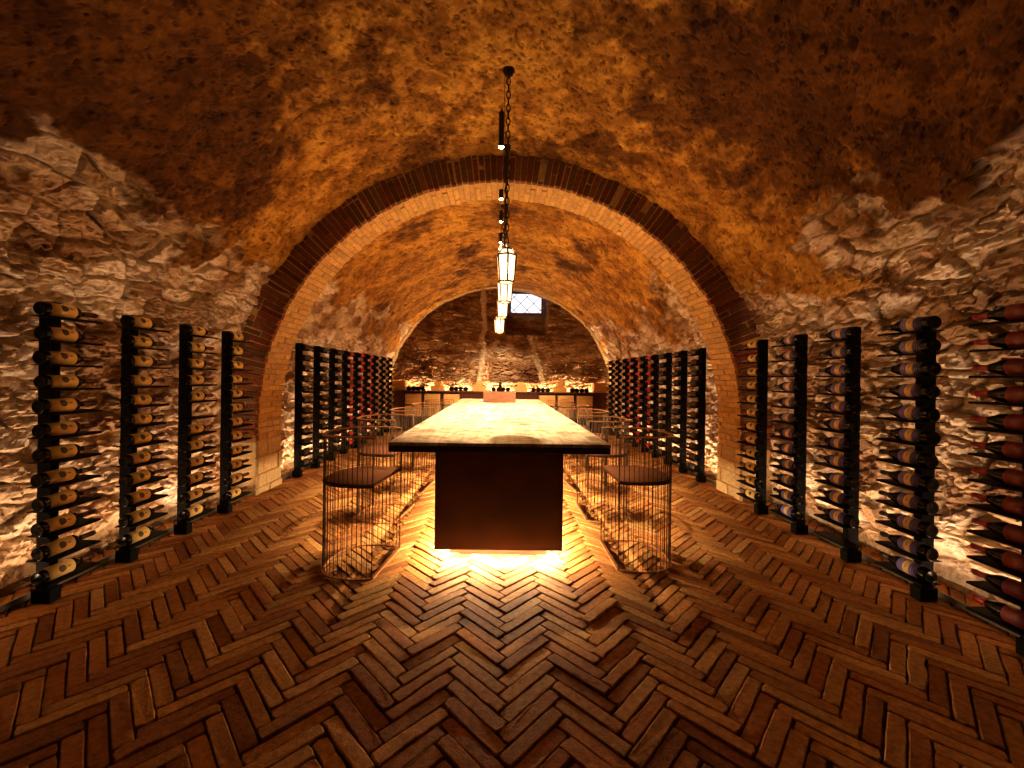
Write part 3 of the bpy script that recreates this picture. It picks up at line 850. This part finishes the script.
E_LANTERN, E_SPOT = 46.0, 1400.0
def lantern(x, y, zb, label, rz):
    zt = ceiling_z(x, y)
    r = empty('hanging_lantern', (x, y, 0), label, 'lantern', 'lanterns hanging over the table', rz)
    N = 6; R0, R1, R2 = 0.062, 0.080, 0.040; h1, h2 = 0.205, 0.255
    ring = lambda R, z: [(R * math.cos(2 * PI * (i + 0.5) / N), R * math.sin(2 * PI * (i + 0.5) / N), z) for i in range(N)]
    a, b_, c = ring(R0, zb), ring(R1, zb + h1), ring(R2, zb + h2)
    f = MB()
    for i in range(N):
        j = (i + 1) % N
        f.tube([a[i], b_[i], c[i]], 0.0075, 6)
        for q in (a, b_, c): f.tube([q[i], q[j]], 0.0080, 6)
    f.build('frame', M['brass'], r)
    g = MB(); k = 0.985
    ai, bi, ci = ring(R0 * k, zb + 0.002), ring(R1 * k, zb + h1), ring(R2 * k, zb + h2 - 0.002)
    for i in range(N):
        j = (i + 1) % N
        g.add([ai[i], ai[j], bi[j], bi[i]], [(0, 1, 2, 3)]); g.add([bi[i], bi[j], ci[j], ci[i]], [(0, 1, 2, 3)])
    g.add(ai, [tuple(reversed(range(N)))])
    g.build('glass_shade', M['lampglass'], r)
    MB().lathe([(0.010, 0.150), (0.014, 0.135), (0.022, 0.110), (0.024, 0.090), (0.018, 0.070), (0.006, 0.060)], 14, (0, 0, zb)).build('bulb', M['bulb'], r)
    MB().lathe([(0.012, 0.150), (0.013, 0.185), (0.010, h2)], 12, (0, 0, zb)).build('lamp_holder', M['iron'], r)
    ld = bpy.data.lights.new('lantern_lamp', 'POINT'); ld.energy = E_LANTERN; ld.color = (1.0, 0.55, 0.17); ld.shadow_soft_size = 0.03
    lo = bpy.data.objects.new('lantern_lamp', ld); link(lo, r); lo.location = (0, 0, zb + 0.025)
    MB().lathe([(0.044, 0), (0.044, 0.006), (0.022, 0.018), (0.010, 0.030), (0.008, 0.042)], 12, (0, 0, zb + h2)).build('cap', M['iron'], r)
    MB().lathe([(0.010, -0.050), (0.030, -0.040), (0.046, -0.012), (0.048, 0.03)], 16, (0, 0, zt)).build('canopy', M['iron'], r)
    ch = MB(); z = zb + h2 + 0.040; k = 0; L = 0.052
    while z < zt - 0.045:
        pts = []
        for q in range(10):
            t = 2 * PI * q / 10; u, w = 0.0150 * math.cos(t), (L / 2 + 0.008) * math.sin(t)
            pts.append((u, 0, z + L / 2 + w) if k % 2 == 0 else (0, u, z + L / 2 + w))
        ch.tube(pts, 0.0048, 5, closed=True); z += L; k += 1
    ch.build('chain', M['iron'], r)
    cab = MB(); n = 14
    cab.tube([(-0.020 + 0.010 * math.sin(5 * i / n), 0.004, zb + h2 + 0.03 + (zt - 0.04 - zb - h2 - 0.03) * i / n) for i in range(n + 1)], 0.0028, 5)
    cab.build('cable', M['iron'], r)
LN = ['first', 'second', 'third', 'fourth']
for i, (x, y, zb) in enumerate([(0.036, 3.17, 2.066), (0.036, 4.20, 2.098), (0.014, 5.20, 2.087), (-0.025, 6.22, 1.990)]):
    lantern(x, y, zb, 'glowing glass lantern on a chain, %s from the table front' % LN[i], math.radians([8, 20, 5, 14][i]))

def spot(x, y, zb, label, energy, tilt=0):
    zt = ceiling_z(x, y) + 0.05
    r = empty('ceiling_spot', (x, y, 0), label, 'spotlight', 'black ceiling spots over the table')
    L = min(0.31, zt - zb)
    MB().lathe([(0.0235, zb), (0.0255, zb + 0.003), (0.0255, zb + L - 0.004), (0.022, zb + L)], 20).build('body', M['spotbody'], r)
    if zt - zb - L > 0.01: MB().lathe([(0.009, zb + L - 0.01), (0.009, zt)], 10).build('stem', M['spotbody'], r)
    MB().lathe([(0.020, zb - 0.0035), (0.0225, zb - 0.001), (0.0225, zb + 0.002)], 20).build('lens', M['lens'], r)
    ld = bpy.data.lights.new('spot_lamp', 'SPOT'); ld.energy = energy; ld.color = (1.0, 0.69, 0.38)
    ld.spot_size = math.radians(57 if y < 4 else 78); ld.spot_blend = 0.65; ld.shadow_soft_size = 0.022
    lo = bpy.data.objects.new('spot_lamp', ld); link(lo, r); lo.location = (0, 0, zb - 0.006); lo.rotation_euler = (math.radians(tilt), 0, 0)
for i, (x, y, zb) in enumerate([(-0.018, 3.61, 3.37), (-0.016, 4.64, 3.357), (-0.018, 5.40, 3.385), (-0.02, 6.20, 3.37), (-0.01, 7.15, 3.37), (-0.005, 8.15, 3.37)]):  # the last two are unseen, added to light the back counter
    spot(x, y, zb, 'slim black ceiling spotlight, %s from the table front, shining down' % ORN[i], E_SPOT, 20 if y > 7 else 30 if y > 8 else 0)

# ------------------------------------------------------------------ counter along the back wall
CY0, CY1, CZT = 9.59, 9.985, 0.956
def counter():
    r = empty('back_counter', (0, CY0, 0), 'dark wooden counter with crate shelves along the back stone wall', 'counter')
    d = CY1 - CY0
    MB().box(-2.56, 2.56, -0.012, d, CZT - 0.036, CZT, 0.003).build('worktop', M['cabinet'], r)
    MB().box(-2.55, 2.55, 0.02, d, 0.0, 0.055).build('plinth', M['cabinet'], r)
    MB().box(-2.55, 2.55, d - 0.016, d, 0.055, CZT - 0.037).build('back_panel', M['cabinet'], r)
    for x0, x1 in ((-2.54, -2.43), (-2.428, -2.30), (2.245, 2.37), (2.372, 2.54), (-0.915, -0.46), (-0.455, 0.0), (0.005, 0.455), (0.46, 0.885)):
        dr = MB().box(x0, x1, 0.0, 0.022, 0.058, CZT - 0.040, 0.002).build('door', M['cabinet'], r)
    for x in (-2.285, -1.845, -1.375, -0.93, 0.90, 1.335, 1.785, 2.23):
        MB().box(x - 0.012, x + 0.012, 0.0, d - 0.017, 0.057, CZT - 0.037, 0.001).build('divider', M['cabinet'], r)
    for x0, x1 in ((-2.273, -1.857), (-1.833, -1.387), (-1.363, -0.942), (0.912, 1.323), (1.347, 1.773), (1.797, 2.218)):
        for z in (0.33, 0.615):
            MB().box(x0 + 0.001, x1 - 0.001, 0.006, d - 0.017, z, z + 0.020, 0.001).build('shelf', M['cabinet'], r)
    l = 2.5
    mesh('light_strip', [(-l, d + 0.030, CZT - 0.004), (l, d + 0.030, CZT - 0.004), (l, d + 0.042, CZT - 0.004), (-l, d + 0.042, CZT - 0.004)], [(0, 1, 2, 3)], M['led_counter'], r)
counter()

def make_crate():
    w, h, d = 0.188, 0.246, 0.34
    r = bpy.data.objects.new('wine_crate', None); COL.objects.link(r)
    b = MB(); b.box(-w, -w + 0.012, 0.012, d, 0, h, 0.001); b.box(w - 0.012, w, 0.012, d, 0, h, 0.001)
    b.box(-w + 0.012, w - 0.012, 0.012, d, 0, 0.010, 0.001); b.box(-w + 0.012, w - 0.012, d - 0.012, d, 0.01, h, 0.001)
    b.build('body', M['crate'], r)
    for k in range(3):
        z0 = 0.001 + k * 0.0825
        MB().box(-w, w, 0.0, 0.012, z0, z0 + 0.078, 0.002).build('front_board', M['crate'], r)
    MB().box(-w + 0.012, w - 0.012, 0.014, d - 0.013, h - 0.010, h - 0.001, 0.001).build('lid', M['crate'], r)
    return r
proto = None
for row, z in (('upper', 0.6355), ('lower', 0.3505)):
    for side, xs in (('yellow-label', (-2.065, -1.61, -1.152)), ('blue-label', (1.118, 1.56, 2.008))):
        for i, x in enumerate(xs):
            k = i if side == 'yellow-label' else 2 - i
            if proto is None: o = proto = make_crate()
            else: o = copy_tree(proto)
            o.location = (x, CY0 + 0.008, z)
            tag(o, 'slatted wooden crate in the counter, %s shelf, %s from the %s side' % (row, ORN[k], side), 'crate', 'wooden crates in the back counter')

def make_box():
    w, h, d = 0.0765, 0.116, 0.30
    r = bpy.data.objects.new('wine_box', None); COL.objects.link(r)
    MB().box(-w, w, 0, d, 0, h - 0.012, 0.002).build('body', M['oak'], r)
    MB().box(-w, w, 0, d, h - 0.0112, h, 0.002).build('lid', M['oak'], r)
    return r
proto_box = None
def put_box(x, z, label):
    global proto_box
    if proto_box is None: o = proto_box = make_box()
    else: o = copy_tree(proto_box)
    o.location = (x, CY0 + 0.05, z)
    tag(o, label, 'box', 'small wooden boxes on the back counter')
PY = [(-1.500, 'outer stack, yellow-label side'), (-0.510, 'inner stack, yellow-label side'), (0.490, 'inner stack, blue-label side'), (1.430, 'outer stack, blue-label side')]
for x, w in PY:
    inn = 1 if x < 0 else -1
    put_box(x - 0.0785, CZT + 0.0005, 'small orange wooden box, bottom row of the %s, %s' % (w, 'outward one' if x < 0 else 'inward one'))
    put_box(x + 0.0785, CZT + 0.0005, 'small orange wooden box, bottom row of the %s, %s' % (w, 'inward one' if x < 0 else 'outward one'))
    put_box(x + 0.005, CZT + 0.117, 'small orange wooden box on top of the %s' % w)
for x, w in ((-2.42, 'yellow-label side'), (2.38, 'blue-label side')):
    for a, nm in ((-0.0785, 0), (0.0785, 1)):
        io = 'inward one' if (a > 0) == (x < 0) else 'outward one'
        put_box(x + a, CZT + 0.0005, 'small wooden box, lower row of the end stack, %s, %s' % (w, io))
        put_box(x + a, CZT + 0.117, 'small wooden box, upper row of the end stack, %s, %s' % (w, io))

def make_magnum(standing=False):
    r = 0.053; k = 0.98
    p = [(a * r / 0.0374, z * k) for a, z in PROF['bordeaux']['glass']]; c = [(a * r / 0.0374, z * k) for a, z in PROF['bordeaux']['cap']]
    o = MB().lathe(p, 24).build('magnum_bottle', M['glass']); MB().lathe(c, 16).build('capsule', M['cap_black'], o)
    return o
pm = None
GR = [(-2.01, 'next to the end boxes, yellow-label side'), (-0.993, 'between the box stacks, yellow-label side'), (0.014, 'behind the wooden table box'), (0.962, 'between the box stacks, blue-label side'), (1.887, 'next to the end boxes, blue-label side')]
for x, w in GR:
    for i in range(4):
        if pm is None: o = pm = make_magnum()
        else: o = copy_tree(pm)
        o.location = (x + (i - 1.5) * 0.1125, CY0 + 0.02, CZT + 0.0535)
        o.rotation_euler = (-PI / 2, 0, 0)
        tag(o, 'dark magnum lying on the counter, %s, %s of four' % (w, ORN[i]), 'bottle', 'dark magnums lying on the back counter')
sb = copy_tree(pm); sb.name = 'wine_bottle'; sb.scale = (0.70, 0.70, 1.02)
sb.location = (0.0, CY0 + 0.355, CZT + 0.0005); sb.rotation_euler = (0, 0, 0)
tag(sb, 'dark bottle standing upright on the counter behind the lying magnums', 'bottle')
if 'group' in sb: del sb['group']

# ------------------------------------------------------------------ window
def window():
    yw = BACK + 0.36
    r = bpy.data.objects.new('window_1', None); COL.objects.link(r); r.location = (0, yw, 0); r['kind'] = 'structure'
    x0, x1, z0, z1 = 0.255, 1.030, 2.965, 3.452
    b = MB(); t = 0.035
    b.box(x0 - t, x1 + t, -0.03, 0.03, z0 - 0.085, z0, 0.003); b.box(x0 - t, x1 + t, -0.03, 0.03, z1, z1 + t, 0.003)
    b.box(x0 - t, x0, -0.03, 0.03, z0, z1, 0.003); b.box(x1, x1 + t, -0.03, 0.03, z0, z1, 0.003)
    b.build('window_frame', M['framewood'], r)
    MB().box(x0, x1, 0.006, 0.012, z0, z1).build('window_pane', M['pane'], r)
    b = MB(); s = 0.34
    w, h = x1 - x0, z1 - z0
    for sg in (1, -1):
        for k in range(-4, 9):
            # diagonal lead came clipped to the pane
            c0 = x0 + k * s
            pts = []
            for tt in np.linspace(0, 1, 60):
                px = c0 + sg * tt * h + (0 if sg > 0 else h); pz = z0 + tt * h
                if x0 <= px <= x1: pts.append((px, 0.0, pz))
            if len(pts) > 2: b.tube([pts[0], pts[-1]], 0.009, 5)
    b.build('window_lattice', M['lead'], r)
window()

# ------------------------------------------------------------------ camera, world, view
cd = bpy.data.cameras.new('camera'); cam = bpy.data.objects.new('camera', cd); COL.objects.link(cam)
cd.sensor_width = 36.0; cd.sensor_fit = 'HORIZONTAL'; cd.lens = F / 1024 * 36.0
ROLL = 0.0125
cam.location = (0, 0, H)
cam.rotation_euler = (Matrix.Rotation(PI / 2, 3, 'X') @ Matrix.Rotation(ROLL, 3, 'Z')).to_euler()
# vanishing point of the room's length at pixel (500.4, 376)
cd.shift_x = (512 - 500.4) / 1024; cd.shift_y = -(384 - 376.0) / 1024
cd.clip_start = 0.02; cd.clip_end = 60
SC.camera = cam

w = bpy.data.worlds.new('world'); w.use_nodes = True; SC.world = w
bg = w.node_tree.nodes['Background']; bg.inputs[0].default_value = (0.35, 0.45, 0.6, 1); bg.inputs[1].default_value = 0.0
SC.view_settings.view_transform = 'Standard'; SC.view_settings.look = 'None'
SC.view_settings.exposure = 0.08; SC.view_settings.gamma = 1.0; SC.view_settings.use_curve_mapping = False
SC.cycles.use_denoising = True
SC.cycles.max_bounces = 8; SC.cycles.diffuse_bounces = 5; SC.cycles.glossy_bounces = 3
SC.cycles.sample_clamp_indirect = 8.0
